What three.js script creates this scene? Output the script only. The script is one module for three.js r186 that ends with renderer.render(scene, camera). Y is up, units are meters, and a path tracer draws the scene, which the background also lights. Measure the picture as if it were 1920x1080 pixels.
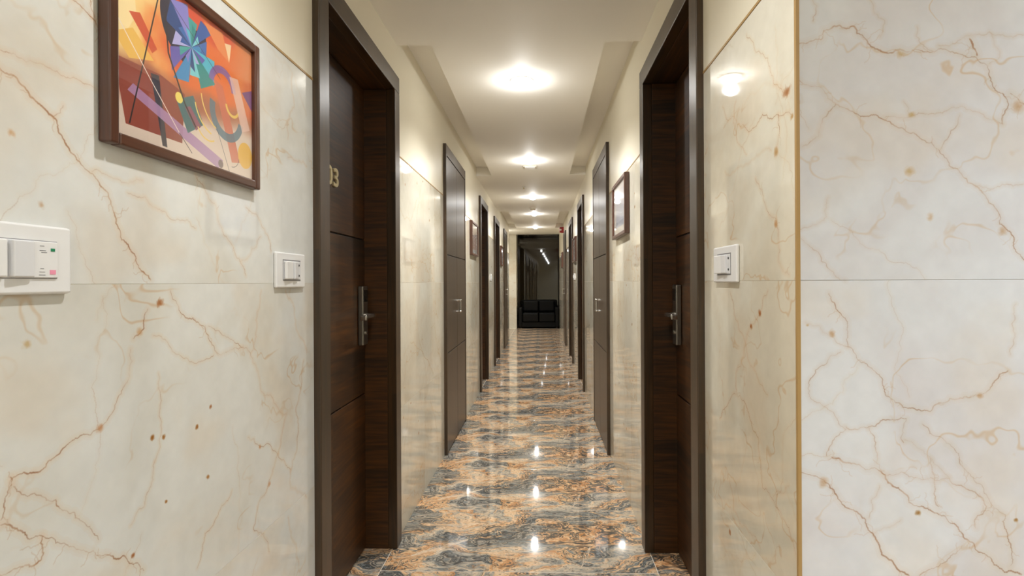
import * as THREE from 'three';
import { RoundedBoxGeometry } from 'three/addons/geometries/RoundedBoxGeometry.js';
import { TextGeometry } from 'three/addons/geometries/TextGeometry.js';
import { FontLoader } from 'three/addons/loaders/FontLoader.js';
import { RectAreaLightUniformsLib } from 'three/addons/lights/RectAreaLightUniformsLib.js';
import { mergeGeometries } from 'three/addons/utils/BufferGeometryUtils.js';

// ---------- camera, exposure, light values ----------
const scene = new THREE.Scene();
scene.background = new THREE.Color(0x000000);
const camera = new THREE.PerspectiveCamera(2 * Math.atan(540 / 1000) * 180 / Math.PI, 1920 / 1080, 0.05, 60);
camera.rotation.order = 'YXZ';
camera.position.set(0, 1.2, 0);
camera.rotation.set(0, 0.02938, -0.00534);
camera.setViewOffset(1920, 1080, -24.73, 11.41, 1920, 1080);      // a shifted lens
scene.add(camera);
const renderer = new THREE.WebGLRenderer({ antialias: true });
renderer.toneMapping = THREE.LinearToneMapping;
renderer.toneMappingExposure = 1.0;
renderer.shadowMap.enabled = true;
RectAreaLightUniformsLib.init();
const LAMP = { warm: new THREE.Color(0.985, 0.995, 0.995), cool: new THREE.Color(0.84, 0.98, 1.12), power: 6.1, spill: 0.23 };

// ---------- main measures (metres) ----------
const XL = -0.673, XR = 0.474;           // the two corridor walls
const CEIL = 2.319, COVE = 2.411, STRIP = 1.806;
const rng = (seed) => () => { seed = (seed + 0x6d2b79f5) | 0; let t = Math.imul(seed ^ (seed >>> 15), 1 | seed); t = (t + Math.imul(t ^ (t >>> 7), 61 | t)) ^ t; return ((t ^ (t >>> 14)) >>> 0) / 4294967296; };

// ---------- noise and textures ----------
function makeNoise(seed) {
  const r = rng(seed), N = 256, tab = new Float32Array(N * N).map(() => r());
  return (x, y) => {
    const xi = Math.floor(x), yi = Math.floor(y); let fx = x - xi, fy = y - yi;
    fx = fx * fx * (3 - 2 * fx); fy = fy * fy * (3 - 2 * fy);
    const a = (xi & 255), b = ((xi + 1) & 255), c = (yi & 255) * N, d = ((yi + 1) & 255) * N;
    return (tab[a + c] * (1 - fx) + tab[b + c] * fx) * (1 - fy) + (tab[a + d] * (1 - fx) + tab[b + d] * fx) * fy;
  };
}
const fbm = (n, x, y, o) => { let s = 0, a = 0.5, t = 0; for (let i = 0; i < o; i++) { s += a * n(x, y); t += a; a *= 0.5; x = x * 2.03 + 17.3; y = y * 2.03 + 5.1; } return s / t; };
const clamp = (x) => Math.min(1, Math.max(0, x));
const smooth = (a, b, x) => { const t = clamp((x - a) / (b - a)); return t * t * (3 - 2 * t); };
const mix3 = (a, b, t) => [a[0] + (b[0] - a[0]) * t, a[1] + (b[1] - a[1]) * t, a[2] + (b[2] - a[2]) * t];
function paint(w, h, f) {
  const c = document.createElement('canvas'); c.width = w; c.height = h;
  const ctx = c.getContext('2d'), im = ctx.createImageData(w, h), d = im.data;
  for (let y = 0; y < h; y++) for (let x = 0; x < w; x++) { const k = f(x / w, y / h), i = (y * w + x) * 4; d[i] = k[0]; d[i + 1] = k[1]; d[i + 2] = k[2]; d[i + 3] = 255; }
  ctx.putImageData(im, 0, 0);
  return [c, ctx];
}
function texture(c) {
  const t = new THREE.CanvasTexture(c); t.colorSpace = THREE.SRGBColorSpace; t.wrapS = t.wrapT = THREE.RepeatWrapping; t.magFilter = THREE.LinearFilter; t.anisotropy = 8;
  return t;
}

// marble: cream ground with tan veins; one sheet is 1.2 x 0.6 m
const v = (w, ...p) => ({ w: +w, p }), blot = (x, y, rx, ry, a) => ({ blot: [x, y, rx, ry, a] });
function jagged(pts, r, amount) {
  let p = pts;
  for (let k = 0; k < 4; k++) {
    const q = [p[0]];
    for (let i = 1; i < p.length; i++) {
      const [ax, ay] = p[i - 1], [bx, by] = p[i], l = Math.hypot(bx - ax, by - ay), m = (r() - 0.5) * amount * l;
      q.push([(ax + bx) / 2 - (by - ay) / (l || 1) * m, (ay + by) / 2 + (bx - ax) / (l || 1) * m], p[i]);
    }
    p = q;
  }
  return p;
}
function marble(seed, veins, faint = 12, ground = [[229, 229, 225], [220, 217, 208]], strength = 0.62) {
  const W = 1280, H = 640, n = makeNoise(seed), n2 = makeNoise(seed + 91), r = rng(seed * 7 + 3);
  const [c, ctx] = paint(W, H, (u, w) => {
    const x = u * 1.2, y = w * 0.6;
    const big = fbm(n, x * 4 + 3 * fbm(n2, x * 3, y * 3, 2), y * 4, 4), fine = fbm(n2, x * 42, y * 42, 3), warm = smooth(0.5, 0.78, fbm(n2, x * 6 + 40, y * 6 + 9, 4));
    const rid = 1 - Math.abs(2 * fbm(n, x * 9 + 77 + 2 * big, y * 9 + 31, 4) - 1), web = smooth(0.955, 1, rid) * smooth(0.45, 0.7, big);
    let k = mix3(ground[0], ground[1], smooth(0.3, 0.75, big));
    k = mix3(k, [222, 196, 164], warm * 0.36 * strength);
    k = mix3(k, [206, 168, 126], web * 0.5);
    const g = (fine - 0.5) * 9;
    return [k[0] + g, k[1] + g, k[2] + g];
  });
  const S = W / 1.2;
  ctx.lineCap = 'round'; ctx.lineJoin = 'round';
  const one = (pts, w, strength) => {
    const p = jagged(pts.map(([x, y]) => [x * S, H - y * S]), r, 0.34);
    ctx.strokeStyle = 'rgba(214,160,110,' + 0.09 * strength + ')';
    for (const wide of [13, 7]) { ctx.lineWidth = wide * Math.sqrt(w); ctx.beginPath(); p.forEach(([x, y], i) => (i ? ctx.lineTo(x, y) : ctx.moveTo(x, y))); ctx.stroke(); }
    let a = 0.5, ww = 1;
    for (let i = 1; i < p.length; i++) {
      a = clamp(a + (r() - 0.5) * 0.3); ww = Math.min(1.7, Math.max(0.5, ww + (r() - 0.5) * 0.5));
      const t = (0.22 + 0.55 * a) * strength;
      ctx.strokeStyle = 'rgba(' + [178 - 38 * a, 124 - 34 * a, 82 - 24 * a].map(Math.round).join() + ',' + Math.min(0.92, t) + ')';
      ctx.lineWidth = w * 0.8 * ww;
      ctx.beginPath(); ctx.moveTo(...p[i - 1]); ctx.lineTo(...p[i]); ctx.stroke();
    }
    if (w > 1.5) for (let k = 0; k < p.length / 14; k++) {              // short side cracks
      const [x, y] = p[Math.floor(r() * p.length)], a0 = r() * 6.28, l = (8 + 26 * r()) * w / 2;
      const q = jagged([[x, y], [x + Math.cos(a0) * l, y + Math.sin(a0) * l]], r, 0.5);
      ctx.strokeStyle = 'rgba(176,122,76,' + 0.4 * strength + ')'; ctx.lineWidth = 1.1;
      ctx.beginPath(); q.forEach(([X, Y], i) => (i ? ctx.lineTo(X, Y) : ctx.moveTo(X, Y))); ctx.stroke();
    }
  };
  for (let k = 0; k < faint; k++) {
    let x = r() * 1.2, y = r() * 0.6, a = r() * 6.28; const pts = [[x, y]];
    for (let j = 0; j < 6; j++) { a += (r() - 0.5) * 1.3; x += Math.cos(a) * 0.055; y += Math.sin(a) * 0.055; pts.push([x, y]); }
    one(pts, 0.8 + r() * 0.4, 0.26);
  }
  for (const e of veins) {
    if (e.p) { one(e.p, e.w, strength); continue; }
    const [x, y, rx, ry, s] = e.blot;
    for (let k = 0; k < 26; k++) {
      ctx.fillStyle = 'rgba(' + (s > 0.8 ? '158,96,44,' : '196,148,98,') + 0.13 * Math.min(1.3, s) * Math.min(1, strength * 1.5) + ')';
      ctx.beginPath(); ctx.ellipse((x + (r() - 0.5) * rx) * S, H - (y + (r() - 0.5) * ry) * S, rx * S * (0.3 + 0.5 * r()), ry * S * (0.3 + 0.5 * r()), r() * 3, 0, 7); ctx.fill();
    }
  }
  return new THREE.MeshPhysicalMaterial({ map: texture(c), roughness: 0.04, ior: 1.5 });
}
function randomVeins(seed) {
  const r = rng(seed), out = [];
  for (let k = 0; k < 5; k++) {
    let x = r() * 1.2, y = 0.1 + r() * 0.4, a = -0.8 + r() * 0.5 + (k % 2) * 1.9; const p = [[x, y]];
    for (let j = 0; j < 8; j++) { a += (r() - 0.5) * 0.9; x += Math.cos(a) * 0.08; y += Math.sin(a) * 0.08; p.push([x, y]); }
    out.push({ w: 1 + r(), p });
  }
  for (let k = 0; k < 5; k++) out.push(blot(r() * 1.2, r() * 0.6, 0.004 + r() * 0.008, 0.004 + r() * 0.006, 0.4 + r() * 0.7));
  return out;
}
const veinsLeftUpper = [
  v(2.2, [0.286, 0.270], [0.318, 0.258], [0.336, 0.243], [0.358, 0.232], [0.374, 0.205], [0.384, 0.191], [0.416, 0.168], [0.442, 0.148], [0.460, 0.121], [0.471, 0.089], [0.493, 0.060], [0.515, 0.026], [0.541, 0.007]),
  v(1.3, [0.286, 0.293], [0.303, 0.296], [0.337, 0.297], [0.373, 0.294], [0.396, 0.299], [0.422, 0.298], [0.449, 0.290]),
  v(1.6, [0.390, 0.410], [0.412, 0.405], [0.428, 0.399], [0.442, 0.385]),
  v(2.4, [0.416, 0.434], [0.421, 0.420], [0.428, 0.404]),
  v(1.6, [0.663, 0.212], [0.699, 0.181], [0.733, 0.140], [0.770, 0.094], [0.802, 0.057], [0.838, 0.018]),
  v(1.0, [0.490, 0.149], [0.529, 0.148], [0.564, 0.132], [0.610, 0.120], [0.662, 0.108]),
  v(1.4, [0.840, 0.174], [0.904, 0.147], [0.939, 0.115], [0.952, 0.079]),
  v(1.4, [0.904, 0.112], [0.863, 0.080], [0.821, 0.051]),
  v(0.9, [0.421, 0.169], [0.472, 0.167], [0.523, 0.175]),
  v(1.0, [0.374, 0.253], [0.358, 0.232]),
  v(1.2, [1.044, 0.336], [1.107, 0.340], [1.158, 0.336]),
  v(0.9, [1.072, 0.567], [1.083, 0.484], [1.045, 0.386]),
  blot(0.300, 0.193, 0.0069, 0.0041, 0.50),
  blot(0.340, 0.108, 0.0039, 0.0065, 0.40)
];
const veinsLeftMiddle = [
  v(2.2, [0.286, 0.870], [0.318, 0.858], [0.336, 0.843], [0.358, 0.832], [0.374, 0.805], [0.384, 0.791], [0.416, 0.768], [0.442, 0.748], [0.460, 0.721], [0.471, 0.689], [0.493, 0.660], [0.515, 0.626], [0.541, 0.607]),
  v(1.8, [0.590, 0.588], [0.607, 0.563], [0.645, 0.533], [0.690, 0.509], [0.707, 0.482], [0.728, 0.456], [0.762, 0.453], [0.823, 0.456]),
  v(1.3, [0.699, 0.514], [0.743, 0.495], [0.782, 0.478], [0.823, 0.456], [0.861, 0.428], [0.891, 0.379], [0.903, 0.339], [0.966, 0.296], [1.028, 0.257], [1.013, 0.226], [0.984, 0.165]),
  v(1.5, [0.534, 0.557], [0.525, 0.525], [0.501, 0.510]),
  v(1.1, [0.546, 0.510], [0.590, 0.484], [0.626, 0.459], [0.665, 0.445], [0.716, 0.452]),
  v(1.5, [0.495, 0.493], [0.491, 0.454], [0.478, 0.431], [0.462, 0.409], [0.446, 0.388], [0.417, 0.375], [0.376, 0.372], [0.348, 0.359], [0.336, 0.349], [0.314, 0.356], [0.296, 0.352]),
  v(1.2, [1.134, 0.382], [1.116, 0.310], [1.083, 0.258], [1.098, 0.188], [1.050, 0.094]),
  v(0.9, [0.905, 0.582], [0.880, 0.513], [0.861, 0.440]),
  v(1.0, [1.026, 0.580], [1.077, 0.514], [1.152, 0.402]),
  v(1.1, [0.843, 0.247], [0.889, 0.215], [0.992, 0.149], [1.050, 0.101]),
  v(0.8, [0.548, 0.291], [0.562, 0.386], [0.558, 0.443]),
  v(2.2, [0.296, 0.356], [0.293, 0.337], [0.284, 0.307]),
  v(1.5, [0.300, 0.343], [0.328, 0.323], [0.359, 0.302], [0.372, 0.282], [0.397, 0.257], [0.418, 0.232], [0.430, 0.212]),
  v(1.9, [0.283, 0.301], [0.306, 0.284], [0.339, 0.261], [0.367, 0.237], [0.393, 0.216], [0.420, 0.201], [0.445, 0.182], [0.476, 0.164], [0.510, 0.133], [0.522, 0.116]),
  v(1.9, [0.339, 0.261], [0.337, 0.230], [0.324, 0.228], [0.299, 0.238], [0.282, 0.240]),
  v(0.9, [0.548, 0.291], [0.544, 0.261], [0.523, 0.223], [0.493, 0.205]),
  v(1.2, [1.050, 0.101], [1.050, 0.051], [1.146, -0.012]),
  v(1.0, [0.779, 0.150], [0.731, 0.124], [0.686, 0.101], [0.661, 0.045]),
  v(1.3, [0.984, 0.165], [0.951, 0.123], [0.925, 0.093], [0.881, 0.066], [0.864, 0.030], [0.911, -0.005], [0.936, -0.063]),
  blot(0.563, 0.567, 0.0120, 0.0057, 1.00),
  blot(0.543, 0.334, 0.0051, 0.0064, 1.20),
  blot(0.571, 0.327, 0.0040, 0.0057, 1.20),
  blot(0.662, 0.320, 0.0049, 0.0062, 1.20),
  blot(0.696, 0.210, 0.0069, 0.0032, 1.20),
  blot(0.576, 0.210, 0.0041, 0.0029, 1.20),
  blot(0.318, 0.522, 0.0081, 0.0056, 0.45),
  blot(0.433, 0.381, 0.0079, 0.0065, 0.60),
  blot(0.498, 0.153, 0.0058, 0.0044, 0.90),
  blot(0.706, 0.350, 0.0053, 0.0043, 0.90),
  blot(0.894, 0.209, 0.0073, 0.0063, 0.60),
  blot(0.938, 0.104, 0.0078, 0.0079, 0.60),
  blot(0.515, 0.520, 0.0072, 0.0080, 0.50)
];
const veinsLeftLower = [
  v(1.2, [1.050, 0.701], [1.050, 0.651], [1.146, 0.588]),
  v(1.3, [0.984, 0.765], [0.951, 0.723], [0.925, 0.693], [0.881, 0.666], [0.864, 0.630], [0.911, 0.595], [0.936, 0.537]),
  v(1.0, [1.034, 0.580], [1.079, 0.487], [1.094, 0.420])
];
const veinsRightUpper = [
  v(1.3, [0.323, 0.564], [0.411, 0.484], [0.449, 0.429], [0.497, 0.378], [0.531, 0.356]),
  v(1.2, [0.160, 0.452], [0.254, 0.389], [0.304, 0.362], [0.409, 0.354], [0.485, 0.330], [0.541, 0.312]),
  v(2.6, [0.485, 0.330], [0.489, 0.302], [0.472, 0.253]),
  v(0.8, [0.178, 0.280], [0.350, 0.271], [0.452, 0.267]),
  v(1.6, [0.370, 0.225], [0.412, 0.171], [0.471, 0.125], [0.482, 0.081], [0.482, 0.038], [0.527, 0.011]),
  v(1, [0.255, 0.434], [0.236, 0.388], [0.270, 0.327], [0.320, 0.290]),
  blot(0.520, 0.363, 0.0196, 0.0082, 0.90),
  blot(0.472, 0.259, 0.0120, 0.0096, 0.80),
  blot(0.541, 0.309, 0.0084, 0.0060, 0.80),
  blot(0.470, 0.114, 0.0097, 0.0097, 0.70)
];
const veinsRightMiddle = [
  v(1.1, [0.211, 0.569], [0.236, 0.517], [0.313, 0.442], [0.373, 0.390], [0.428, 0.361]),
  v(1.6, [0.390, 0.532], [0.345, 0.500], [0.297, 0.433], [0.245, 0.374], [0.251, 0.324], [0.327, 0.291], [0.377, 0.257], [0.385, 0.213]),
  v(1.3, [0.244, 0.322], [0.168, 0.272], [0.127, 0.233]),
  v(1, [0.431, 0.579], [0.398, 0.538]),
  v(1.3, [0.385, 0.213], [0.399, 0.154], [0.463, 0.141], [0.521, 0.125], [0.547, 0.086]),
  v(1.1, [0.185, 0.106], [0.222, 0.033], [0.308, 0.026], [0.383, 0.020]),
  v(0.9, [0.451, 0.158], [0.500, 0.183], [0.522, 0.207]),
  blot(0.390, 0.530, 0.0084, 0.0081, 0.90),
  blot(0.342, 0.496, 0.0091, 0.0060, 0.90)
];
const veinsRightLower = [
  blot(0.198, 0.565, 0.0076, 0.0081, 1.00)
];
const veinsFrontUpper = [
  v(2.4, [0.004, 0.437], [0.026, 0.442], [0.045, 0.444], [0.050, 0.461], [0.070, 0.469], [0.104, 0.468], [0.123, 0.447], [0.147, 0.425], [0.166, 0.417], [0.195, 0.421], [0.224, 0.421]),
  v(1.0, [0.257, 0.430], [0.295, 0.439], [0.324, 0.448], [0.372, 0.447], [0.410, 0.446]),
  v(1.8, [0.224, 0.421], [0.247, 0.418], [0.286, 0.415], [0.324, 0.407], [0.347, 0.374], [0.371, 0.340], [0.382, 0.320], [0.371, 0.284]),
  v(2.2, [0.385, 0.340], [0.398, 0.330], [0.409, 0.320], [0.432, 0.286]),
  v(3, [0.313, 0.441], [0.319, 0.424], [0.326, 0.410]),
  v(1.7, [0.006, 0.370], [0.050, 0.350], [0.071, 0.325], [0.103, 0.310], [0.132, 0.302], [0.160, 0.294], [0.194, 0.277], [0.227, 0.257], [0.256, 0.239], [0.275, 0.210], [0.299, 0.190], [0.323, 0.170], [0.346, 0.140], [0.365, 0.101], [0.389, 0.067], [0.412, 0.033]),
  v(1.3, [0.160, 0.299], [0.209, 0.303], [0.256, 0.306], [0.314, 0.311], [0.342, 0.295], [0.371, 0.284]),
  v(1.4, [0.071, 0.325], [0.047, 0.296], [0.040, 0.266], [0.010, 0.247]),
  v(1, [0.295, 0.302], [0.275, 0.263], [0.258, 0.237]),
  v(0.9, [0.323, 0.172], [0.370, 0.174], [0.408, 0.174]),
  v(1.0, [-0.000, 0.094], [0.053, 0.117], [0.057, 0.153]),
  v(1.3, [0.007, 0.078], [0.034, 0.055], [0.058, 0.020], [0.087, 0.000]),
  v(0.8, [0.133, 0.516], [0.142, 0.491], [0.161, 0.476], [0.152, 0.446]),
  v(0.8, [0.031, 0.518], [0.036, 0.493], [0.031, 0.478]),
  v(0.8, [0.353, 0.448], [0.367, 0.408], [0.348, 0.394]),
  v(0.8, [0.219, 0.465], [0.224, 0.435], [0.247, 0.420]),
  v(0.8, [0.194, 0.328], [0.204, 0.303]),
  blot(0.205, 0.199, 0.0115, 0.0088, 0.60),
  blot(0.241, 0.115, 0.0048, 0.0098, 0.45),
  blot(0.370, 0.087, 0.0076, 0.0107, 0.50),
  blot(0.190, 0.415, 0.0134, 0.0039, 0.60),
  blot(0.397, 0.315, 0.0133, 0.0136, 0.50),
  blot(0.209, 0.303, 0.0077, 0.0059, 0.60)
];
const veinsFrontMiddle = [
  v(1.3, [0.007, 0.678], [0.034, 0.655], [0.058, 0.620], [0.087, 0.600]),
  v(1.7, [0.057, 0.576], [0.069, 0.551], [0.083, 0.532], [0.091, 0.477], [0.115, 0.448], [0.134, 0.438], [0.153, 0.409], [0.177, 0.374], [0.206, 0.365], [0.239, 0.358], [0.258, 0.374], [0.292, 0.382], [0.330, 0.389], [0.354, 0.414], [0.378, 0.433]),
  v(0.9, [0.014, 0.522], [0.057, 0.497], [0.093, 0.477]),
  v(1.3, [0.078, 0.468], [0.047, 0.443], [0.023, 0.419], [0.020, 0.394], [0.047, 0.367], [0.071, 0.345], [0.087, 0.325], [0.056, 0.291], [0.051, 0.276]),
  v(1.3, [0.087, 0.330], [0.124, 0.328], [0.153, 0.343], [0.177, 0.343], [0.196, 0.345], [0.186, 0.311], [0.191, 0.301]),
  v(1.3, [0.129, 0.328], [0.140, 0.291], [0.143, 0.266]),
  v(2.6, [0.061, 0.274], [0.075, 0.271], [0.104, 0.261], [0.143, 0.252], [0.157, 0.242], [0.162, 0.227], [0.181, 0.218], [0.200, 0.191], [0.243, 0.174], [0.281, 0.153], [0.300, 0.125], [0.324, 0.101], [0.348, 0.085], [0.400, 0.061]),
  v(2.4, [0.004, 0.246], [0.031, 0.239], [0.056, 0.222], [0.070, 0.202], [0.094, 0.178], [0.123, 0.148], [0.142, 0.119], [0.171, 0.080], [0.199, 0.057]),
  v(1.7, [0.152, 0.245], [0.186, 0.247], [0.219, 0.235], [0.239, 0.237], [0.272, 0.236], [0.296, 0.221], [0.320, 0.209], [0.339, 0.184], [0.319, 0.145]),
  v(1.2, [0.191, 0.306], [0.234, 0.277], [0.272, 0.238]),
  v(1.6, [0.225, 0.335], [0.258, 0.311], [0.291, 0.267], [0.315, 0.238], [0.343, 0.199], [0.372, 0.170], [0.378, 0.121], [0.381, 0.077]),
  v(2.5, [0.218, 0.057], [0.262, 0.081], [0.295, 0.114]),
  v(1.6, [0.239, 0.272], [0.245, 0.208], [0.253, 0.184]),
  v(1, [0.393, 0.555], [0.388, 0.506], [0.383, 0.462]),
  v(1, [0.147, 0.222], [0.128, 0.163]),
  v(1, [0.185, 0.159], [0.137, 0.134]),
  blot(0.216, 0.172, 0.0067, 0.0049, 0.90),
  blot(0.391, 0.160, 0.0047, 0.0039, 0.90),
  blot(0.062, 0.502, 0.0058, 0.0089, 0.70),
  blot(0.328, 0.387, 0.0086, 0.0059, 0.50),
  blot(0.046, 0.227, 0.0087, 0.0128, 0.55),
  blot(0.018, 0.517, 0.0039, 0.0020, 0.60)
];
const veinsFrontLower = [

];
// floor granite: rust, tan and slate clouds drawn out along the tile, one sheet is a 1.15 x 0.6 m tile
function granite(seed) {
  const W = 1280, H = 640, n = makeNoise(seed), n2 = makeNoise(seed + 5), n3 = makeNoise(seed + 9), r = rng(seed);
  const [c, ctx] = paint(W, H, (u, w) => {
    const x = u * 1.15, y = w * 0.6;
    const wx = fbm(n2, x * 3.2, y * 6, 4) - 0.5, wy = fbm(n3, x * 3.2 + 9, y * 6, 4) - 0.5;
    const X = x * 5.2 + wx * 4, Y = y * 8.5 + wy * 5 + x * 2;
    const a = fbm(n, X, Y, 6), b = fbm(n3, X * 1.4 + 50, Y * 1.5 + 3, 6), st = fbm(n2, X * 4 + 20, Y * 9, 5), g = fbm(n, x * 70, y * 110, 3), fl = fbm(n2, X * 16 + 3, Y * 22, 3);
    let k = mix3([122, 126, 126], [176, 164, 148], smooth(0.35, 0.62, st));                       // slate to warm grey
    k = mix3(k, mix3([196, 142, 96], [220, 180, 138], smooth(0.4, 0.62, st + (g - 0.5) * 0.5)), smooth(0.46, 0.58, a + (st - 0.5) * 0.5 + (g - 0.5) * 0.18));   // rust to tan
    k = mix3(k, [228, 206, 178], smooth(0.52, 0.7, b + (fl - 0.5) * 0.4) * 0.6);                   // pale quartz
    k = mix3(k, [70, 72, 72], smooth(0.5, 0.62, 1 - b + (fl - 0.5) * 0.7 - 0.06) * smooth(0.36, 0.56, fl) * 0.85);
    k = mix3(k, [62, 52, 46], smooth(0.55, 0.68, fl * 0.35 + g * 0.65) * 0.5);                       // fine dark flecks
    const e = (g - 0.5) * 40;
    return [k[0] * 1.05 + 6 + e, k[1] * 1.05 + 6 + e, k[2] * 1.05 + 5 + e];
  });
  const S = W / 1.15;
  for (const [x0, y0, x1, y1, w] of [[0.1, 0.12, 0.33, 0.26, 11], [0.62, 0.42, 0.86, 0.5, 5], [0.93, 0.45, 1.08, 0.5, 6], [0.05, 0.5, 0.2, 0.53, 4], [0.45, 0.33, 0.6, 0.42, 4], [0.84, 0.04, 0.89, 0.2, 7], [0.2, 0.4, 0.36, 0.42, 4]]) {   // pale quartz streaks
    for (let k = 0; k < 9; k++) {
      const p = jagged([[x0 * S, H - y0 * S], [x1 * S, H - y1 * S]].map(([X, Y]) => [X + (r() - 0.5) * 4, Y + (r() - 0.5) * w]), r, 0.16);
      ctx.strokeStyle = 'rgba(240,220,194,0.55)'; ctx.lineWidth = 1 + r() * w * 0.35;
      ctx.beginPath(); p.forEach(([X, Y], i) => (i ? ctx.lineTo(X, Y) : ctx.moveTo(X, Y))); ctx.stroke();
    }
  }
  return new THREE.MeshPhysicalMaterial({ map: texture(c), roughness: 0.045, ior: 1.62 });
}
function woodMap(seed, dark, light) {               // grain along u, one sheet is 1 x 0.5 m
  const n = makeNoise(seed), n2 = makeNoise(seed + 3);
  const [c] = paint(768, 384, (u, w) => {
    const x = u, y = w * 0.5, warp = fbm(n2, x * 3, y * 6, 3) * 0.03;
    const a = fbm(n, x * 5, (y + warp) * 90, 4), b = fbm(n2, x * 14, (y + warp) * 320, 3), big = fbm(n, x * 2 + 9, y * 5, 3);
    return mix3(dark, light, clamp(0.55 * a + 0.35 * b + 0.5 * big - 0.22));
  });
  return texture(c);
}
const wood = (map, o = {}) => new THREE.MeshPhysicalMaterial({ map, roughness: 0.4, ior: 1.7, ...o });
const doorWood = wood(woodMap(21, [16, 8, 0], [116, 68, 18]), { ior: 1.55, roughness: 0.42 });
const casingWood = wood(woodMap(33, [30, 18, 2], [86, 56, 18]), { roughness: 0.33, ior: 1.68 });
const cupboardWood = wood(woodMap(47, [34, 21, 8], [88, 60, 30]), { roughness: 0.32, ior: 1.68 });
const frameWood = wood(woodMap(58, [52, 24, 12], [112, 62, 36]), { roughness: 0.28 });
const plain = (color, roughness = 0.5, o = {}) => new THREE.MeshPhysicalMaterial({ color, roughness, ...o });
const M = {
  paint: plain(0xf0e8d2, 0.36, { specularIntensity: 0.7 }), ceiling: plain(0xf9f5ec, 0.6, { specularIntensity: 0.3 }), grout: plain(0xe9e2d4, 0.8), gap: plain(0x150f0a, 0.8),
  bead: plain(0xb3905a, 0.4), chrome: plain(0xc8c6c2, 0.2, { metalness: 1 }), steel: plain(0x9a9690, 0.32, { metalness: 1 }),
  blackGlass: plain(0x0a0a0b, 0.08), white: plain(0xf0efee, 0.3), rocker: plain(0xe4e4e6, 0.25), green: plain(0x1f8a5e, 0.5), pink: plain(0xf29ab4, 0.5), grey: plain(0x7c7a7c, 0.5), dark: plain(0x1c1b1c, 0.4),
  brass: plain(0xd9cba4, 0.35, { metalness: 0.5 }), glass: new THREE.MeshPhysicalMaterial({ color: 0xffffff, roughness: 0.02, transmission: 1, thickness: 0, ior: 1.5 }),
  leather: plain(0x030303, 0.55, { specularIntensity: 0.5 }), darkStone: plain(0x352e22, 0.025, { ior: 1.6 }), red: plain(0xa3161a, 0.35), pale: plain(0xf6e9e4, 0.4), trimWhite: plain(0xf4f1ea, 0.4), rail: plain(0xd7cdb8, 0.4),
};

// ---------- building helpers ----------
const used = new Map();
function numbered(name) { const k = used.get(name) ?? 0; used.set(name, k + 1); return k ? name + '_' + String(k).padStart(3, '0') : name; }
function uvMetres(g, swap = false, du = 0, dv = 0) {
  const p = g.attributes.position, n = g.attributes.normal, uv = new Float32Array(p.count * 2);
  for (let i = 0; i < p.count; i++) {
    const ax = Math.abs(n.getX(i)), ay = Math.abs(n.getY(i)), az = Math.abs(n.getZ(i));
    let a, b;
    if (az >= ax && az >= ay) { a = p.getX(i); b = p.getY(i); } else if (ax >= ay) { a = p.getZ(i); b = p.getY(i); } else { a = p.getX(i); b = p.getZ(i); }
    if (swap) [a, b] = [b, a];
    uv[i * 2] = a + du; uv[i * 2 + 1] = b * 2 + dv;
  }
  g.setAttribute('uv', new THREE.BufferAttribute(uv, 2));
  return g;
}
// a box between two corners, with softened edges
function block(x0, x1, y0, y1, z0, z1, r = 0.0015) {
  const w = Math.abs(x1 - x0), h = Math.abs(y1 - y0), d = Math.abs(z1 - z0);
  const g = r ? new RoundedBoxGeometry(w, h, d, 1, Math.min(r, w / 2.2, h / 2.2, d / 2.2)) : new THREE.BoxGeometry(w, h, d);
  return g.translate((x0 + x1) / 2, (y0 + y1) / 2, (z0 + z1) / 2);
}
function part(name, g, m, parent, label) {
  const geo = Array.isArray(g) ? mergeGeometries(g.map((q) => (q.index ? q.toNonIndexed() : q))) : g;
  const o = new THREE.Mesh(geo, m); o.name = parent === scene ? numbered(name) : name; o.castShadow = o.receiveShadow = true;
  if (label) o.userData.label = label;
  parent.add(o);
  return o;
}
function group(name, parent = scene) { const o = new THREE.Group(); o.name = parent === scene ? numbered(name) : name; parent.add(o); return o; }
function thing(name, label, category, pos, turn = 0, grp) {
  const o = group(name); o.position.set(...pos); o.rotation.y = turn; o.userData = { label, category };
  if (grp) o.userData.group = grp;
  return o;
}
function structure(name, label, category) { const o = group(name); o.userData = { kind: 'structure', label, category }; return o; }
const LEFT = Math.PI / 2, RIGHT = -Math.PI / 2;                          // a fixture turned so that it faces into the corridor from that wall

// ---------- marble-clad walls ----------
const cream = [[231, 226, 210], [221, 212, 192]];
const generic = [101, 202, 303, 404].map((s) => marble(s, randomVeins(s), 14, cream, 0.55));
const white = [[227, 228, 233], [220, 217, 221]];                       // the lobby marble is whiter
const special = {
  left: [marble(511, veinsLeftLower, 9), marble(512, veinsLeftMiddle, 9), marble(513, veinsLeftUpper, 9)],
  right: [marble(521, veinsRightLower, 14, cream), marble(522, veinsRightMiddle, 14, cream), marble(523, veinsRightUpper, 14, cream)],
  front: [marble(531, veinsFrontLower, 12, white, 0.46), marble(532, veinsFrontMiddle, 12, white, 0.46), marble(533, veinsFrontUpper, 12, white, 0.46)],
};
const pick = rng(77);
function tile(parent, m, w, h, place, du = 0, dv = 0) {                     // its face is the local z = 0 plane
  const g = new RoundedBoxGeometry(w - 0.0007, h - 0.0007, 0.011, 1, 0.0004).translate(0, 0, -0.0055), p = g.attributes.position, uv = g.attributes.uv;
  for (let i = 0; i < p.count; i++) uv.setXY(i, (p.getX(i) + w / 2) / 1.2 + du, (p.getY(i) + h / 2) / 0.6 + dv);
  const o = part('marble_tile', g, m, parent);
  place(o);
  return o;
}
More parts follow.
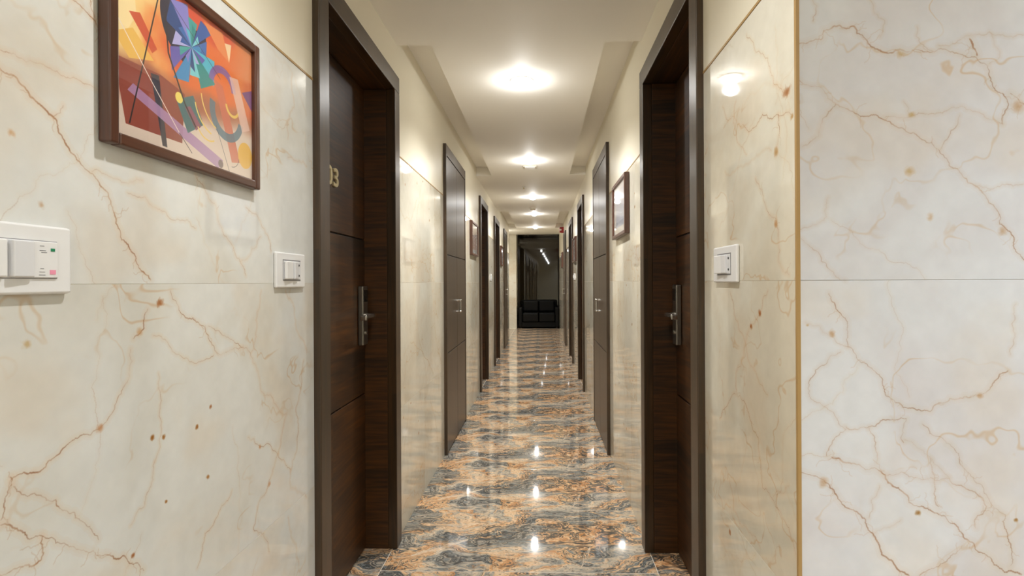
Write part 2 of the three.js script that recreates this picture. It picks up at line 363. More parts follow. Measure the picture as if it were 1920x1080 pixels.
// a run of wall along z; side -1 is the left wall (faces +x), 1 the right wall
function cladding(parent, x, zNear, zFar, side, mats) {
  const len = zNear - zFar, cols = Math.max(1, Math.ceil(len / 1.24)), w = len / cols;
  for (let row = 0; row < 3; row++) for (let k = 0; k < cols; k++) {
    const m = mats ? mats[row] : generic[Math.floor(pick() * 4)];
    tile(parent, m, w, 0.6, (o) => { o.position.set(x, 0.3 + row * 0.6, zNear - (k + 0.5) * w); o.rotation.y = side < 0 ? LEFT : RIGHT; }, mats ? 0 : pick(), 0);
  }
}
function corridorWall(name, label, X, side, zStart, zEnd, openings, firstMats) {
  const t = structure(name, label, 'wall'), s = side, out = (d) => X + s * d;    // d metres into the wall
  const core = [], plaster = [], bead = [];
  let z = zStart, first = true;
  for (const [near, far, top] of [...openings, [zEnd, zEnd, 0]]) {
    if (z - near > 0.02) {
      core.push(block(out(0.0009), out(0.3), 0, 1.8, near, z, 0));
      plaster.push(block(X, out(0.3), STRIP, 2.5, near, z, 0));
      bead.push(block(X - s * 0.0015, out(0.3), 1.8, STRIP, near, z, 0));
      if (first && firstMats) { const zz = side < 0 ? near + 1.2 : near + 0.56; cladding(t, X, zz, near, side, firstMats); if (z - zz > 0.05) cladding(t, X, z, zz, side); } else cladding(t, X, z, near, side);
      first = false;
    }
    if (top) { plaster.push(block(X, out(0.3), top, 2.5, far, near, 0)); core.push(block(out(0.24), out(0.3), 0, top, far, near, 0)); }
    z = far;
  }
  part('wall_core', core, M.grout, t); part('plaster_band', plaster, M.paint, t, 'cream painted plaster above the marble'); part('dado_strip', bead, M.bead, t, 'thin brown strip capping the marble');
  return t;
}
const DT = 2.148, KT = 2.165;
const leftOpenings = [[-1.56, -2.46, DT], [-3.675, -4.62, KT], [-5.81, -6.65, DT], [-7.62, -8.5, DT], [-9.6, -10.42, KT]];
const rightOpenings = [[-1.56, -2.445, DT], [-3.695, -4.64, KT], [-5.82, -6.65, DT], [-7.82, -8.72, DT], [-9.98, -10.75, KT]];
corridorWall('wall_left', 'long left corridor wall of cream veined marble under painted plaster', XL, -1, 2.4, -11.25, leftOpenings, special.left);
corridorWall('wall_right', 'long right corridor wall of cream veined marble under painted plaster', XR, 1, -1.0022, -13.75, rightOpenings, special.right);
{
  const t = structure('wall_front', 'pale marble wall facing the viewer beside the right corridor corner', 'wall');
  for (let row = 0; row < 3; row++) for (let k = 0; k < 2; k++) tile(t, k ? generic[row] : special.front[row], 1.2, 0.6, (o) => o.position.set(XR + 0.6 + k * 1.2, 0.3 + row * 0.6, -1.0));
  part('wall_core', block(XR + 0.3, XR + 2.4, 0, 1.8, -1.3, -1.0022, 0), M.grout, t);
  part('plaster_band', block(XR + 0.0005, XR + 2.4, 1.8, 2.5, -1.3, -1.0, 0), M.paint, t);
  const c = structure('trim_1', 'thin brown corner bead between the yellowish and the white marble', 'corner bead');
  part('corner_bead', block(XR - 0.0025, XR + 0.0045, 0, 2.319, -1.004, -0.9965, 0.001), M.bead, c);
}
{ // the lobby behind the viewer
  const t = structure('wall_lobby', 'cream lobby walls closing the space behind the viewer', 'wall');
  part('wall_core', [block(-1.0, 3.2, 0, 2.5, 2.4, 2.6, 0), block(XR + 2.4, XR + 2.6, 0, 2.5, -1.3, 2.4, 0)], M.paint, t);
}
{ // far end: the cream pier, the recess with the dark polished wall
  const t = structure('wall_pier', 'narrow cream tiled pier left of the dark end wall', 'wall');
  for (let row = 0; row < 4; row++) tile(t, generic[row % 4], 0.572, row < 3 ? 0.6 : 0.61, (o) => o.position.set(-0.914, 0.3 + row * 0.6 + (row === 3 ? 0.005 : 0), -13.738), pick());
  part('wall_core', [block(-1.3, -0.628, 0, 2.5, -14.7, -13.75, 0), block(-1.3, -1.2, 0, 2.5, -13.75, -11.25, 0), block(-1.3, XL - 0.0, 0, 2.5, -11.25 + 0.0, -11.2, 0)], M.paint, t);
  const b = structure('wall_back', 'dark polished stone wall at the far end of the corridor', 'wall');
  const p = part('stone_panel', block(-0.62, 0.62, 0, 2.41, -0.05, 0), M.darkStone, b); p.position.set(-0.077, 0, -14.52); p.rotation.y = -0.0175;
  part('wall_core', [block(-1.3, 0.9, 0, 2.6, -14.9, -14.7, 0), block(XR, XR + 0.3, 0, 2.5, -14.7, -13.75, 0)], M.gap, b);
}
// ---------- ceiling ----------
{
  const t = structure('ceiling', 'satin cream ceiling with two recessed strips along each wall', 'ceiling');
  const pl = (x0, x1, z0, z1, y0 = CEIL, y1 = 2.5) => part('ceiling_panel', block(x0, x1, y0, y1, z0, z1, 0), M.ceiling, t);
  pl(-1.0, 3.2, -1.0, 2.6); pl(XL - 0.1, XR + 0.1, -2.5, -1.0);
  pl(-0.513, 0.305, -5.6, -2.5); pl(XL - 0.1, XR + 0.1, -8.44, -5.6); pl(-0.508, 0.302, -11.08, -8.44); pl(XL - 0.1, XR + 0.1, -11.3, -11.08);
  pl(-1.3, XR + 0.1, -11.31, -2.4, COVE, 2.6); pl(-1.3, XR + 0.3, -13.75, -11.3, 2.42, 2.6);
  part('recess_soffit', block(-0.7, XR + 0.3, 2.42, 2.6, -14.7, -13.75, 0), M.darkStone, t);
}
// ---------- floor ----------
{
  const t = structure('floor', 'glossy brown and slate granite tile floor', 'floor');
  const stone = granite(9), bed = [block(-1.3, 3.2, -0.2, -0.012, -14.9, 2.6, 0)];
  const cols = (x0, x1, z0, z1, fu = 1, fixed) => {
    const w = x1 - x0, d = z1 - z0;
    const g = new RoundedBoxGeometry(w - 0.0026, 0.012, d - 0.0036, 1, 0.0008), p = g.attributes.position, uv = g.attributes.uv;
    for (let i = 0; i < p.count; i++) uv.setXY(i, (p.getX(i) + w / 2) / 1.15 + fu, (d / 2 - p.getZ(i)) / 0.602);
    g.translate((x0 + x1) / 2, -0.006, (z0 + z1) / 2);
    part('floor_tile', g, stone, t);
  };
  let z = -2.205 + 0.602 * 7;
  for (; z > -13.5; z -= 0.602) {
    const x0 = z - 0.602 < -11.2 ? -1.2 : XL - 0.002;
    if (x0 < -1) cols(-1.2, XL - 0.002, z - 0.602, z, 0.47);
    cols(XL - 0.002, XR + 0.002, z - 0.602, z, 0);
    if (z - 0.602 > -1.0) for (let k = 0; k < 2; k++) cols(XR + 0.002 + k * 1.2, XR + 0.002 + (k + 1) * 1.2, z - 0.602, z, 0.3 + k * 0.4);
  }
  cols(-0.65, XR + 0.002, -14.7, z, 0);
  for (const [near, far, top] of leftOpenings) if (top === DT) { cols(XL - 0.17, XL - 0.002, far, (near + far) / 2, 0.21); cols(XL - 0.17, XL - 0.002, (near + far) / 2, near, 0.21); }
  for (const [near, far, top] of rightOpenings) if (top === DT) { cols(XR + 0.002, XR + 0.17, far, (near + far) / 2, 0.63); cols(XR + 0.002, XR + 0.17, (near + far) / 2, near, 0.63); }
  part('grout_bed', [...bed, block(XL - 0.17, XR + 0.17, -0.012, -0.0009, -14.6, 2.4, 0)], M.grout, t);
}

// ---------- doors: local z = 0 is the wall face, x runs along the wall, latch is +1 or -1 ----------
const font = await new FontLoader().loadAsync('fonts/droid/droid_sans_bold.typeface.json');
function pieces3(parent, name, x0, x1, top, front, m, swap) {               // three boards, one above the other, with open grooves
  const ys = [0.012, 0.7, 0.706, 1.39, 1.396, top], list = [];
  for (let k = 0; k < 3; k++) list.push(part(name, uvMetres(block(x0, x1, ys[2 * k], ys[2 * k + 1], front - 0.02, front, 0.002), swap, k * 0.37, k * 0.19), m, parent));
  return list;
}
let doorCount = 0;
function door(X, turn, near, far, latch, label, digits, fine) {
  const t = group('door_' + ++doorCount); t.userData = { kind: 'structure', label, category: 'door' };
  t.position.set(X, 0, (near + far) / 2); t.rotation.y = turn;
  const W = near - far, a = W / 2, c = 0.076, front = -0.122;
  for (const s of [-1, 1]) {
    part('door_casing', uvMetres(block(s * a, s * (a - c), 0, DT - c, -0.02, 0.021, 0.003), true, s * 0.3), casingWood, t);
    part('door_jamb', uvMetres(block(s * a, s * (a - c + 0.001), 0, DT - c, -0.2, -0.02, 0.001), false, s * 0.2), doorWood, t);
  }
  part('door_casing', uvMetres(block(-a, a, DT - c, DT, -0.02, 0.021, 0.003)), casingWood, t);
  part('door_jamb', uvMetres(block(-a, a, DT - c + 0.001, DT, -0.2, -0.02, 0.001)), doorWood, t);
  const b = a - c;
  const leaf = part('door_leaf', block(-b, b, 0.012, DT - c, front - 0.05, front - 0.008, 0), M.gap, t);
  pieces3(leaf, 'leaf_panel', -b, b, DT - c - 0.003, front, doorWood, false);
  // card lock: tall steel plate, dark reader window, lever pointing to the hinges
  const lx = latch * (b - 0.06), ly = 1.056, f = front;
  const lock = part('card_lock', block(lx - 0.033, lx + 0.033, ly - 0.129, ly + 0.129, f, f + 0.024, 0.005), M.steel, t, 'brushed steel card lock');
  part('reader_window', block(lx - 0.025, lx + 0.025, ly + 0.06, ly + 0.112, f + 0.022, f + 0.0255, 0.001), M.blackGlass, lock, 'black card reader window');
  const neck = new THREE.CylinderGeometry(0.011, 0.013, 0.034, 20).rotateX(Math.PI / 2).translate(lx, ly, f + 0.04);
  const grip = new RoundedBoxGeometry(0.118, 0.019, 0.013, 3, 0.006).translate(lx - latch * 0.05, ly, f + 0.058);
  const tip = new RoundedBoxGeometry(0.014, 0.022, 0.026, 3, 0.005).translate(lx - latch * 0.105, ly - 0.004, f + 0.051);
  part('lever_handle', [neck, grip, tip], M.chrome, lock, 'chrome lever handle');
  part('key_cylinder', new THREE.CylinderGeometry(0.009, 0.009, 0.006, 20).rotateX(Math.PI / 2).translate(lx, ly - 0.075, f + 0.026), M.chrome, lock);
  if (digits) [...digits].forEach((ch, i) => {
    const g = new TextGeometry(ch, { font, size: 0.07, depth: 0.006, curveSegments: 6, bevelEnabled: true, bevelSize: 0.0008, bevelThickness: 0.001, bevelSegments: 1 });
    g.translate(-0.058 + i * 0.062, 1.572, f);
    part('number_digit', g, M.brass, t, 'raised brass coloured digit ' + ch);
  });
  return t;
}
door(XL, LEFT, -1.56, -2.46, 1, 'dark wenge door left of the viewer with raised brass digits and steel card lock', '03');
door(XR, RIGHT, -1.56, -2.445, -1, 'dark wenge door nearest on the right wall beside the white switch plate');
door(XL, LEFT, -5.81, -6.65, 1, 'dark recessed door beyond the cupboard on the left wall');
door(XR, RIGHT, -5.82, -6.65, -1, 'dark recessed door beyond the cupboard on the right wall');
door(XL, LEFT, -7.62, -8.5, 1, 'third dark recessed door on the left wall, before the small far picture');
door(XR, RIGHT, -7.82, -8.72, -1, 'third dark recessed door on the right wall, beyond the narrow picture');

// ---------- flush service cupboards ----------
function cupboard(X, turn, near, far, label) {
  const t = thing('service_cupboard', label, 'cupboard', [X, 0, (near + far) / 2], turn);
  const a = (near - far) / 2, s0 = 0.032, top = KT - 0.078;
  part('carcass', block(-a + 0.004, a - 0.004, 0.004, KT - 0.004, -0.2, -0.012, 0), M.gap, t);
  for (const s of [-1, 1]) part('side_rail', uvMetres(block(s * a, s * (a - s0), 0, KT, -0.012, 0.022, 0.003), true, s), cupboardWood, t);
  part('top_rail', uvMetres(block(-a + s0 + 0.0005, a - s0 - 0.0005, top + 0.002, KT, -0.012, 0.021, 0.003), false), cupboardWood, t);
  for (const s of [-1, 1]) {
    const d = part('cupboard_door', block(s * 0.004, s * (a - s0 - 0.006), 0.03, top - 0.006, -0.012, 0.002, 0), M.gap, t);
    pieces3(d, 'door_panel', s * 0.0018, s * (a - s0 - 0.003), top - 0.004, 0.019, cupboardWood, true);
    const x = s * 0.026, arc = [];
    arc.push(new THREE.CylinderGeometry(0.0045, 0.0045, 0.1, 12).translate(x, 1.015, 0.043));
    for (const y of [0.972, 1.058]) arc.push(new THREE.CylinderGeometry(0.006, 0.008, 0.024, 12).rotateX(Math.PI / 2).translate(x, y, 0.03), new THREE.SphereGeometry(0.0085, 12, 8).translate(x, y, 0.043));
    part('pull_handle', arc, M.chrome, d, 'small chrome pull handle');
  }
  return t;
}
cupboard(XL, LEFT, -3.675, -4.62, 'tall brown two-door cupboard on the left wall with chrome pulls, nearest the numbered door');
cupboard(XR, RIGHT, -3.695, -4.64, 'tall brown two-door cupboard on the right wall beyond the picture with white mount');
cupboard(XL, LEFT, -9.6, -10.42, 'far brown cupboard at the end of the left wall beside the cream pier');
cupboard(XR, RIGHT, -9.98, -10.75, 'far brown cupboard at the end of the right wall near the red alarm');

// ---------- framed pictures ----------
function picture(X, turn, z, y0, y1, w, fw, depth, art, label, mount) {
  const t = thing('framed_picture', label, 'picture', [X, y0, z], turn);
  const h = y1 - y0, a = w / 2, mk = (x0, x1, ya, yb, sw) => part('frame_rail', uvMetres(block(x0, x1, ya, yb, 0, depth, 0.004), sw, x0, ya), frameWood, t);
  mk(-a, -a + fw, 0, h, true); mk(a - fw, a, 0, h, true); mk(-a + fw, a - fw, 0, fw, false); mk(-a + fw, a - fw, h - fw, h, false);
  part('backing_board', block(-a + fw, a - fw, fw, h - fw, 0.001, depth - 0.011, 0), M.dark, t);
  const g = new THREE.PlaneGeometry(w - 2 * fw, h - 2 * fw).translate(0, h / 2, depth - 0.0105);
  part('print', g, new THREE.MeshStandardMaterial({ map: texture(art), roughness: 0.55 }), t);
  part('glass_pane', block(-a + fw, a - fw, fw, h - fw, depth - 0.0085, depth - 0.007, 0).scale(1, 1, 1), M.glass, t);
  return t;
}
// abstract print of angular and curved colour fields
function abstractPrint() {
  const n = makeNoise(3), n2 = makeNoise(8), W = 1000, H = 760;
  const [c, x] = paint(W, H, (u, w) => {
    const f = fbm(n, u * 5, w * 4, 4), g = fbm(n2, u * 3 + 4, w * 3, 3);
    let k = mix3([250, 214, 140], [232, 112, 44], smooth(0.12, 0.42, u + (f - 0.5) * 0.5));
    k = mix3(k, [214, 66, 44], smooth(0.5, 0.62, g) * smooth(0.15, 0.5, u) * 0.7);
    k = mix3(k, [176, 104, 74], smooth(0.5, 0.6, w + (f - 0.5) * 0.15));
    k = mix3(k, [226, 206, 190], smooth(0.72, 0.86, w + 0.16 * u + (f - 0.5) * 0.1));
    return mix3(k, [222, 150, 100], smooth(0.72, 0.98, u) * smooth(0.7, 0.4, w) * 0.6);
  });
  const P = (fill, ...p) => { x.fillStyle = fill; x.beginPath(); p.forEach(([a, b], i) => (i ? x.lineTo(a * W, b * H) : x.moveTo(a * W, b * H))); x.closePath(); x.fill(); };
  const Ln = (col, w, ...p) => { x.strokeStyle = col; x.lineWidth = w; x.beginPath(); p.forEach(([a, b], i) => (i ? x.lineTo(a * W, b * H) : x.moveTo(a * W, b * H))); x.stroke(); };
  const crescent = (col, cx, cy, r, a0, a1, w) => { x.strokeStyle = col; x.lineWidth = w; x.lineCap = 'butt'; x.beginPath(); x.arc(cx * W, cy * H, r * W, a0, a1); x.stroke(); };
  P('rgb(150,70,54)', [0, 0.58], [0.26, 0.56], [0.42, 0.6], [0.4, 0.92], [0.06, 0.93]);
  P('rgb(252,226,168)', [0, 0.1], [0.1, 0.04], [0.12, 0.3], [0.05, 0.46], [0, 0.5]);
  P('rgb(240,190,90)', [0, 0.46], [0.1, 0.38], [0.22, 0.5], [0.08, 0.56]);
  P('rgba(206,72,40,.9)', [0.08, 0.3], [0.14, 0.27], [0.24, 0.42], [0.21, 0.46]);
  x.fillStyle = 'rgb(44,40,62)'; x.beginPath(); x.ellipse(0.42 * W, 0.16 * H, 0.16 * W, 0.24 * H, -0.25, 0, 7); x.fill();
  x.fillStyle = 'rgb(224,84,52)'; x.beginPath(); x.ellipse(0.46 * W, 0.05 * H, 0.1 * W, 0.1 * H, 0, 0, 7); x.fill();
  // faceted blue and teal wedges turning about one point
  const cx = 0.47, cy = 0.27, tones = ['#3d6fb4', '#58bcd0', '#2a8f8c', '#7fd0d6', '#3f8fc4', '#6a5fb0', '#b7b2e2', '#2b4c86', '#8d86cc', '#46a7a0', '#355fa6'];
  tones.forEach((col, i) => { const a = i / 11 * 6.283 - 0.6, b = (i + 1) / 11 * 6.283 - 0.6, r1 = 0.19 + 0.05 * ((i * 7) % 3), r2 = 0.15 + 0.06 * ((i * 5) % 3); P(col, [cx, cy], [cx + r1 * Math.cos(a) * 0.75, cy + r1 * Math.sin(a)], [cx + r2 * Math.cos(b) * 0.75, cy + r2 * Math.sin(b) * 1.25]); });
  tones.forEach((col, i) => { const a = i / 11 * 6.283 - 0.4, r1 = 0.1 + 0.03 * (i % 2); P(tones[(i + 4) % 11], [cx, cy], [cx + r1 * Math.cos(a) * 0.8, cy + r1 * Math.sin(a) * 1.2], [cx + r1 * Math.cos(a + 0.35) * 0.7, cy + r1 * Math.sin(a + 0.35)]); });
  P('rgb(52,46,60)', [0.2, 0.58], [0.25, 0.57], [0.3, 0.98], [0.27, 0.98]);
  P('rgba(178,136,176,.92)', [0.07, 0.74], [0.1, 0.69], [0.72, 0.93], [0.68, 1]);
  P('rgb(70,112,116)', [0.36, 0.66], [0.48, 0.58], [0.56, 0.74], [0.44, 0.84]);
  P('rgb(150,84,106)', [0.42, 0.68], [0.46, 0.66], [0.54, 0.76], [0.5, 0.8]);
  x.fillStyle = 'rgb(246,222,104)'; x.beginPath(); x.arc(0.38 * W, 0.64 * H, 0.026 * W, 0, 7); x.fill();
  P('rgba(210,110,84,.85)', [0.64, 0.38], [0.72, 0.4], [0.88, 0.9], [0.8, 0.92]);
  crescent('rgba(92,120,138,.85)', 0.76, 0.58, 0.13, 0.2, 3.4, 46); crescent('rgba(132,92,160,.9)', 0.72, 0.42, 0.1, 3.3, 6.2, 40); crescent('rgba(238,202,96,.95)', 0.81, 0.5, 0.06, 0.3, 3, 16);
  crescent('rgb(240,206,110)', 0.72, 0.5, 0.18, 1.9, 3, 8); crescent('rgb(240,206,110)', 0.66, 0.56, 0.17, 1.8, 2.9, 9); crescent('rgb(240,206,110)', 0.6, 0.7, 0.1, 1.1, 2.6, 8);
  P('rgba(232,196,184,.8)', [0.78, 0.3], [0.86, 0.28], [0.98, 0.62], [0.9, 0.66]); P('rgba(120,80,140,.9)', [0.9, 0.36], [1, 0.3], [1, 0.46]);
  x.fillStyle = 'rgb(236,186,78)'; x.beginPath(); x.ellipse(0.93 * W, 0.83 * H, 0.07 * W, 0.1 * H, 0.3, 0, 7); x.fill();
  x.fillStyle = 'rgb(120,96,98)'; x.beginPath(); x.arc(0.7 * W, 0.96 * H, 0.022 * W, 0, 7); x.fill();
  P('rgb(236,140,80)', [0.56, 0.04], [0.72, 0.02], [0.78, 0.2], [0.68, 0.16]); P('rgba(250,226,180,.9)', [0.74, 0.08], [0.8, 0.06], [0.78, 0.2]);
  Ln('rgb(44,34,36)', 7, [0.27, 0], [0.08, 0.92]); Ln('rgb(46,36,38)', 10, [0.29, 0.16], [0.31, 0.4], [0.42, 0.66], [0.5, 0.78]); Ln('rgb(244,226,214)', 5, [0, 0.34], [0.2, 0.62], [0.38, 0.86]); Ln('rgb(70,50,50)', 4, [0.38, 0.86], [0.47, 0.96]);
  Ln('rgb(66,54,58)', 3, [0.66, 0.7], [0.78, 1]); Ln('rgb(60,50,54)', 3, [0.3, 0.05], [0.7, 0.36]); crescent('rgb(80,64,66)', 0.8, 0.86, 0.07, 0.2, 1.6, 3);
  return c;
}
function palePrint(a, b, mount, seed) {
  const n = makeNoise(seed), W = 256, H = 256;
  return paint(W, H, (u, w) => (mount && (u < 0.16 || u > 0.84 || w < 0.14 || w > 0.86) ? [238, 234, 230] : mix3(a, b, clamp(smooth(0.2, 0.9, w) * 0.7 + (fbm(n, u * 6, w * 6, 4) - 0.5) * 0.6)).map((k) => k)))[0];
}
picture(XL, LEFT, -1.01, 1.417, 1.75, 0.437, 0.02, 0.02, abstractPrint(), 'large framed abstract print in orange and blue above the light switches');
picture(XR, RIGHT, -3.1, 1.457, 1.785, 0.5, 0.022, 0.028, palePrint([226, 226, 232], [150, 168, 206], true, 14), 'framed pale blue print with white mount between the right door and cupboard');
picture(XL, LEFT, -5.28, 1.46, 1.79, 0.49, 0.022, 0.028, palePrint([226, 212, 204], [206, 168, 150], true, 15), 'framed pinkish print on the left wall just beyond the cupboard');
picture(XR, RIGHT, -7.3, 1.465, 1.8, 0.56, 0.022, 0.028, palePrint([236, 232, 226], [206, 204, 204], true, 16), 'narrow framed white print on the right wall between two dark doors');
picture(XL, LEFT, -9.03, 1.475, 1.805, 0.46, 0.022, 0.028, palePrint([216, 216, 216], [160, 164, 168], true, 17), 'small framed grey print far down the left wall before the last cupboard');
picture(XR, RIGHT, -11.5, 1.5, 1.83, 0.4, 0.022, 0.028, palePrint([140, 84, 70], [110, 60, 56], false, 18), 'small framed brownish print at the far right below the red alarm');

// ---------- switch plates ----------
function switchPlate(X, turn, z, y, w, label, detail) {
  const t = thing('light_switch', label, 'light switch', [X, y, z], turn);
  part('cover_plate', block(-w / 2, w / 2, -0.046, 0.046, 0, 0.0095, 0.004), M.white, t);
  detail(t, w);
  return t;
}
const smallSwitch = (s) => (t) => {                                           // a frame line, two rockers and a marked blank
  part('inset_frame', block(-0.05, 0.05, -0.0275, 0.0275, 0.004, 0.0102, 0.0005), M.grey, t);
  part('module', block(-0.048, 0.048, -0.0245, 0.0245, 0.006, 0.0112, 0.001), M.rocker, t);
  const tiltRocker = (x, w) => { const g = new RoundedBoxGeometry(w, 0.046, 0.008, 2, 0.002); g.rotateY(0.11 * s); return g.translate(x, 0, 0.0135); };
  part('rocker', tiltRocker(-0.024, 0.045), M.white, t); part('rocker', tiltRocker(0.014, 0.026), M.rocker, t);
  for (const y of [0.014, -0.014]) part('indicator', new THREE.CylinderGeometry(0.003, 0.003, 0.001, 12).rotateX(Math.PI / 2).translate(0.038, y, 0.0116), M.dark, t);
};
switchPlate(XL, LEFT, -1.403, 1.234, 0.162, 'white rectangular switch plate on the left wall beside the door casing', smallSwitch(1));
switchPlate(XR, RIGHT, -1.368, 1.242, 0.168, 'white switch plate on the right wall beside the nearest door', smallSwitch(1));
switchPlate(XL, LEFT, -7.14, 1.262, 0.15, 'tiny white switch plate between two far doors on the left wall', smallSwitch(1));
switchPlate(XR, RIGHT, -7.5, 1.27, 0.15, 'tiny white switch plate on the right wall under the narrow picture', smallSwitch(1));
switchPlate(XL, LEFT, -0.627, 1.233, 0.218, 'large white switch plate with green and pink marks, cut by the left edge', (t) => {
  part('inset_frame', block(-0.087, 0.086, -0.0255, 0.0255, 0.004, 0.0101, 0.001), M.grey, t);
  part('module', block(-0.0862, 0.0852, -0.0245, 0.0245, 0.006, 0.0108, 0.001), M.rocker, t);
  for (const x of [-0.062, -0.012]) { const g = new RoundedBoxGeometry(0.047, 0.047, 0.008, 2, 0.002).rotateY(-0.05); part('rocker', g.translate(x, 0, 0.012), M.white, t); }
  part('rocker', new RoundedBoxGeometry(0.031, 0.047, 0.008, 2, 0.002).rotateY(0.09).translate(0.033, 0, 0.0125), M.rocker, t);
  part('card_plate', block(0.05, 0.0845, -0.024, 0.024, 0.009, 0.0122, 0.001), M.white, t);
  part('green_mark', block(0.0735, 0.0795, 0.0115, 0.0155, 0.012, 0.0127, 0), M.green, t, 'small green square');
  part('pink_mark', block(0.072, 0.0805, -0.0195, -0.0135, 0.012, 0.0127, 0), M.pink, t, 'small pink square');
  for (const [x, y, w] of [[0.061, 0.018, 0.006], [0.062, 0.012, 0.009], [0.064, 0.0095, 0.008], [0.061, -0.012, 0.005], [0.061, -0.0165, 0.008], [0.061, -0.0205, 0.009]]) part('printed_line', block(x - w / 2, x + w / 2, y - 0.0004, y + 0.0004, 0.012, 0.0124, 0), M.grey, t);
});

// ---------- ceiling fittings ----------
const lampFace = new THREE.MeshStandardMaterial({ color: 0xffffff, emissive: 0xfff3e2, emissiveIntensity: 5, roughness: 0.4 });
function downlight(x, y, z, label, color, power = 1, grp) {
  const t = thing('ceiling_downlight', label, 'downlight', [x, y, z], 0, grp);
  const ring = new THREE.LatheGeometry([[0.05, -0.001], [0.056, -0.006], [0.063, -0.005], [0.066, 0]].map(([a, b]) => new THREE.Vector2(a, b)), 40);
  part('trim_ring', ring, M.trimWhite, t);
  part('diffuser', new THREE.SphereGeometry(0.052, 40, 12, 0, Math.PI * 2, 0, Math.PI / 2).scale(1, 0.62, 1).rotateX(Math.PI).translate(0, -0.005, 0), lampFace, t);
  const l = new THREE.SpotLight(color, LAMP.power * power, 0, 1.26, 1);              // the beam of the lamp, and what its convex face spills sideways
  l.shadow.radius = 1.5; l.position.set(0, -0.068, 0); l.target.position.set(0, -1, 0); l.castShadow = true; t.add(l, l.target);
  const p = new THREE.PointLight(color, LAMP.spill * power); p.shadow.radius = 1.5; p.position.set(0, -0.07, 0); p.castShadow = true; t.add(p);
  return t;
}
downlight(-0.1, CEIL, -2.96, 'largest round ceiling downlight, nearest in the corridor ceiling', LAMP.warm);
downlight(-0.1, CEIL, -4.92, 'second round ceiling downlight, beside the square ceiling plate', LAMP.warm);
downlight(-0.1, CEIL, -7.03, 'third round ceiling downlight, just past the sprinkler head', LAMP.warm);
downlight(-0.1, CEIL, -8.78, 'fourth round ceiling downlight, just past the smoke detector', LAMP.warm);
downlight(-0.105, CEIL, -10.9, 'farthest round ceiling downlight, before the dark end wall', LAMP.warm);
downlight(-0.95, 2.42, -12.6, 'unseen ceiling downlight around the far corner, lighting the cream pier', LAMP.warm, 1.2, 'downlights out of sight');  // unseen lamp hidden by the left wall, placed to brighten the pier
downlight(-0.1, CEIL, -1.0, 'round ceiling downlight above the framed abstract print', LAMP.warm, 0.5, 'downlights above the viewer');
downlight(-0.1, CEIL, 0.9, 'unseen round ceiling downlight behind the viewer, lighting the near walls', LAMP.warm, 1, 'downlights above the viewer');  // out of view, continues the lamp row and lights the nearest walls
for (const [x, z, where] of [[1.35, -0.12, 'nearest the pale marble wall'], [0.8, 2.0, 'deep in the lobby behind the viewer'], [2.45, 0.3, 'beside the far lobby wall']]) downlight(x, CEIL, z, 'unseen cool white downlight lighting the near walls, ' + where, LAMP.cool, 0.74, 'unseen lobby downlights');  // unseen lobby lamps, placed to light the front wall and near left wall evenly
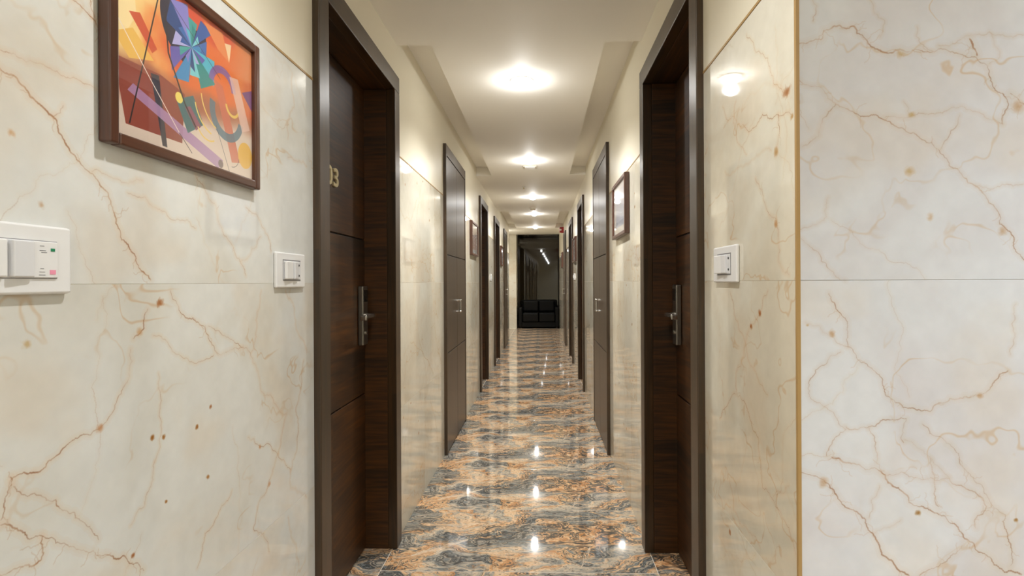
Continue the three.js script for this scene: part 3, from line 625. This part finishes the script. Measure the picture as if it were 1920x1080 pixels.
{
  const t = thing('ceiling_plate', 'small square cover plate on the ceiling behind the second downlight', 'cover plate', [-0.1, CEIL, -5.19]);
  part('plate', block(-0.065, 0.065, -0.01, 0, -0.06, 0.06, 0.003), M.rail, t); part('raised_face', block(-0.048, 0.048, -0.014, -0.009, -0.045, 0.045, 0.002), M.trimWhite, t);
  const s = thing('sprinkler_head', 'tiny pale sprinkler head on the ceiling before the third downlight', 'sprinkler', [-0.195, CEIL, -6.26]);
  part('escutcheon', new THREE.LatheGeometry([[0.0, -0.006], [0.018, -0.006], [0.026, 0]].map(([a, b]) => new THREE.Vector2(a, b)), 24), M.trimWhite, s);
  part('deflector', [new THREE.CylinderGeometry(0.004, 0.005, 0.02, 12).translate(0, -0.016, 0), new THREE.CylinderGeometry(0.012, 0.012, 0.002, 16).translate(0, -0.026, 0)], M.brass, s);
  const d = thing('smoke_detector', 'low round smoke detector on the ceiling between third and fourth downlights', 'smoke detector', [-0.115, CEIL, -8.1]);
  part('base_ring', new THREE.CylinderGeometry(0.055, 0.052, 0.012, 32).translate(0, -0.006, 0), M.trimWhite, d);
  part('sensor_dome', new THREE.LatheGeometry([[0, -0.034], [0.026, -0.033], [0.038, -0.026], [0.044, -0.012]].map(([a, b]) => new THREE.Vector2(a, b)), 32), M.rail, d);
  part('indicator', new THREE.SphereGeometry(0.005, 10, 8).translate(0.03, -0.03, 0.012), M.red, d, 'small red indicator');
}
// ---------- fire alarm and sofa at the far end ----------
{
  const t = thing('fire_alarm', 'red square fire alarm sounder high on the right wall near the end', 'fire alarm', [XR, 2.2, -10.95], RIGHT);
  part('back_box', block(-0.06, 0.06, 0, 0.12, 0, 0.05, 0.006), M.red, t);
  part('horn_face', block(-0.054, 0.054, 0.006, 0.114, 0.048, 0.085, 0.01), M.red, t);
  part('strobe', new THREE.CylinderGeometry(0.022, 0.026, 0.012, 20).rotateX(Math.PI / 2).translate(0, 0.06, 0.09), M.pale, t, 'pale strobe lens');
  part('side_lens', new THREE.CylinderGeometry(0.018, 0.02, 0.008, 20).rotateZ(-Math.PI / 2).translate(0.057, 0.06, 0.064), M.pale, t, 'pale round lens on the side');
}
{
  const t = thing('black_sofa', 'low black leather sofa before the dark end wall', 'sofa', [-0.06, 0, -14.06]);
  part('base', block(-0.5, 0.5, 0.03, 0.16, -0.34, 0.3, 0.01), M.leather, t);
  for (const s of [-1, 1]) {
    part('seat_cushion', block(s * 0.004, s * 0.42, 0.165, 0.4, -0.2, 0.34, 0.04), M.leather, t);
    part('armrest', block(s * 0.425, s * 0.52, 0.03, 0.54, -0.34, 0.34, 0.03), M.leather, t);
    part('back_cushion', block(s * 0.004, s * 0.42, 0.41, 0.7, -0.24, -0.08, 0.04), M.leather, t);
    for (const z of [-0.3, 0.28]) part('foot', block(s * 0.44, s * 0.49, 0, 0.03, z - 0.025, z + 0.025, 0.004), M.dark, t);
  }
  part('backrest', block(-0.49, 0.49, 0.03, 0.715, -0.4, -0.245, 0.03), M.leather, t);
}
renderer.render(scene, camera);
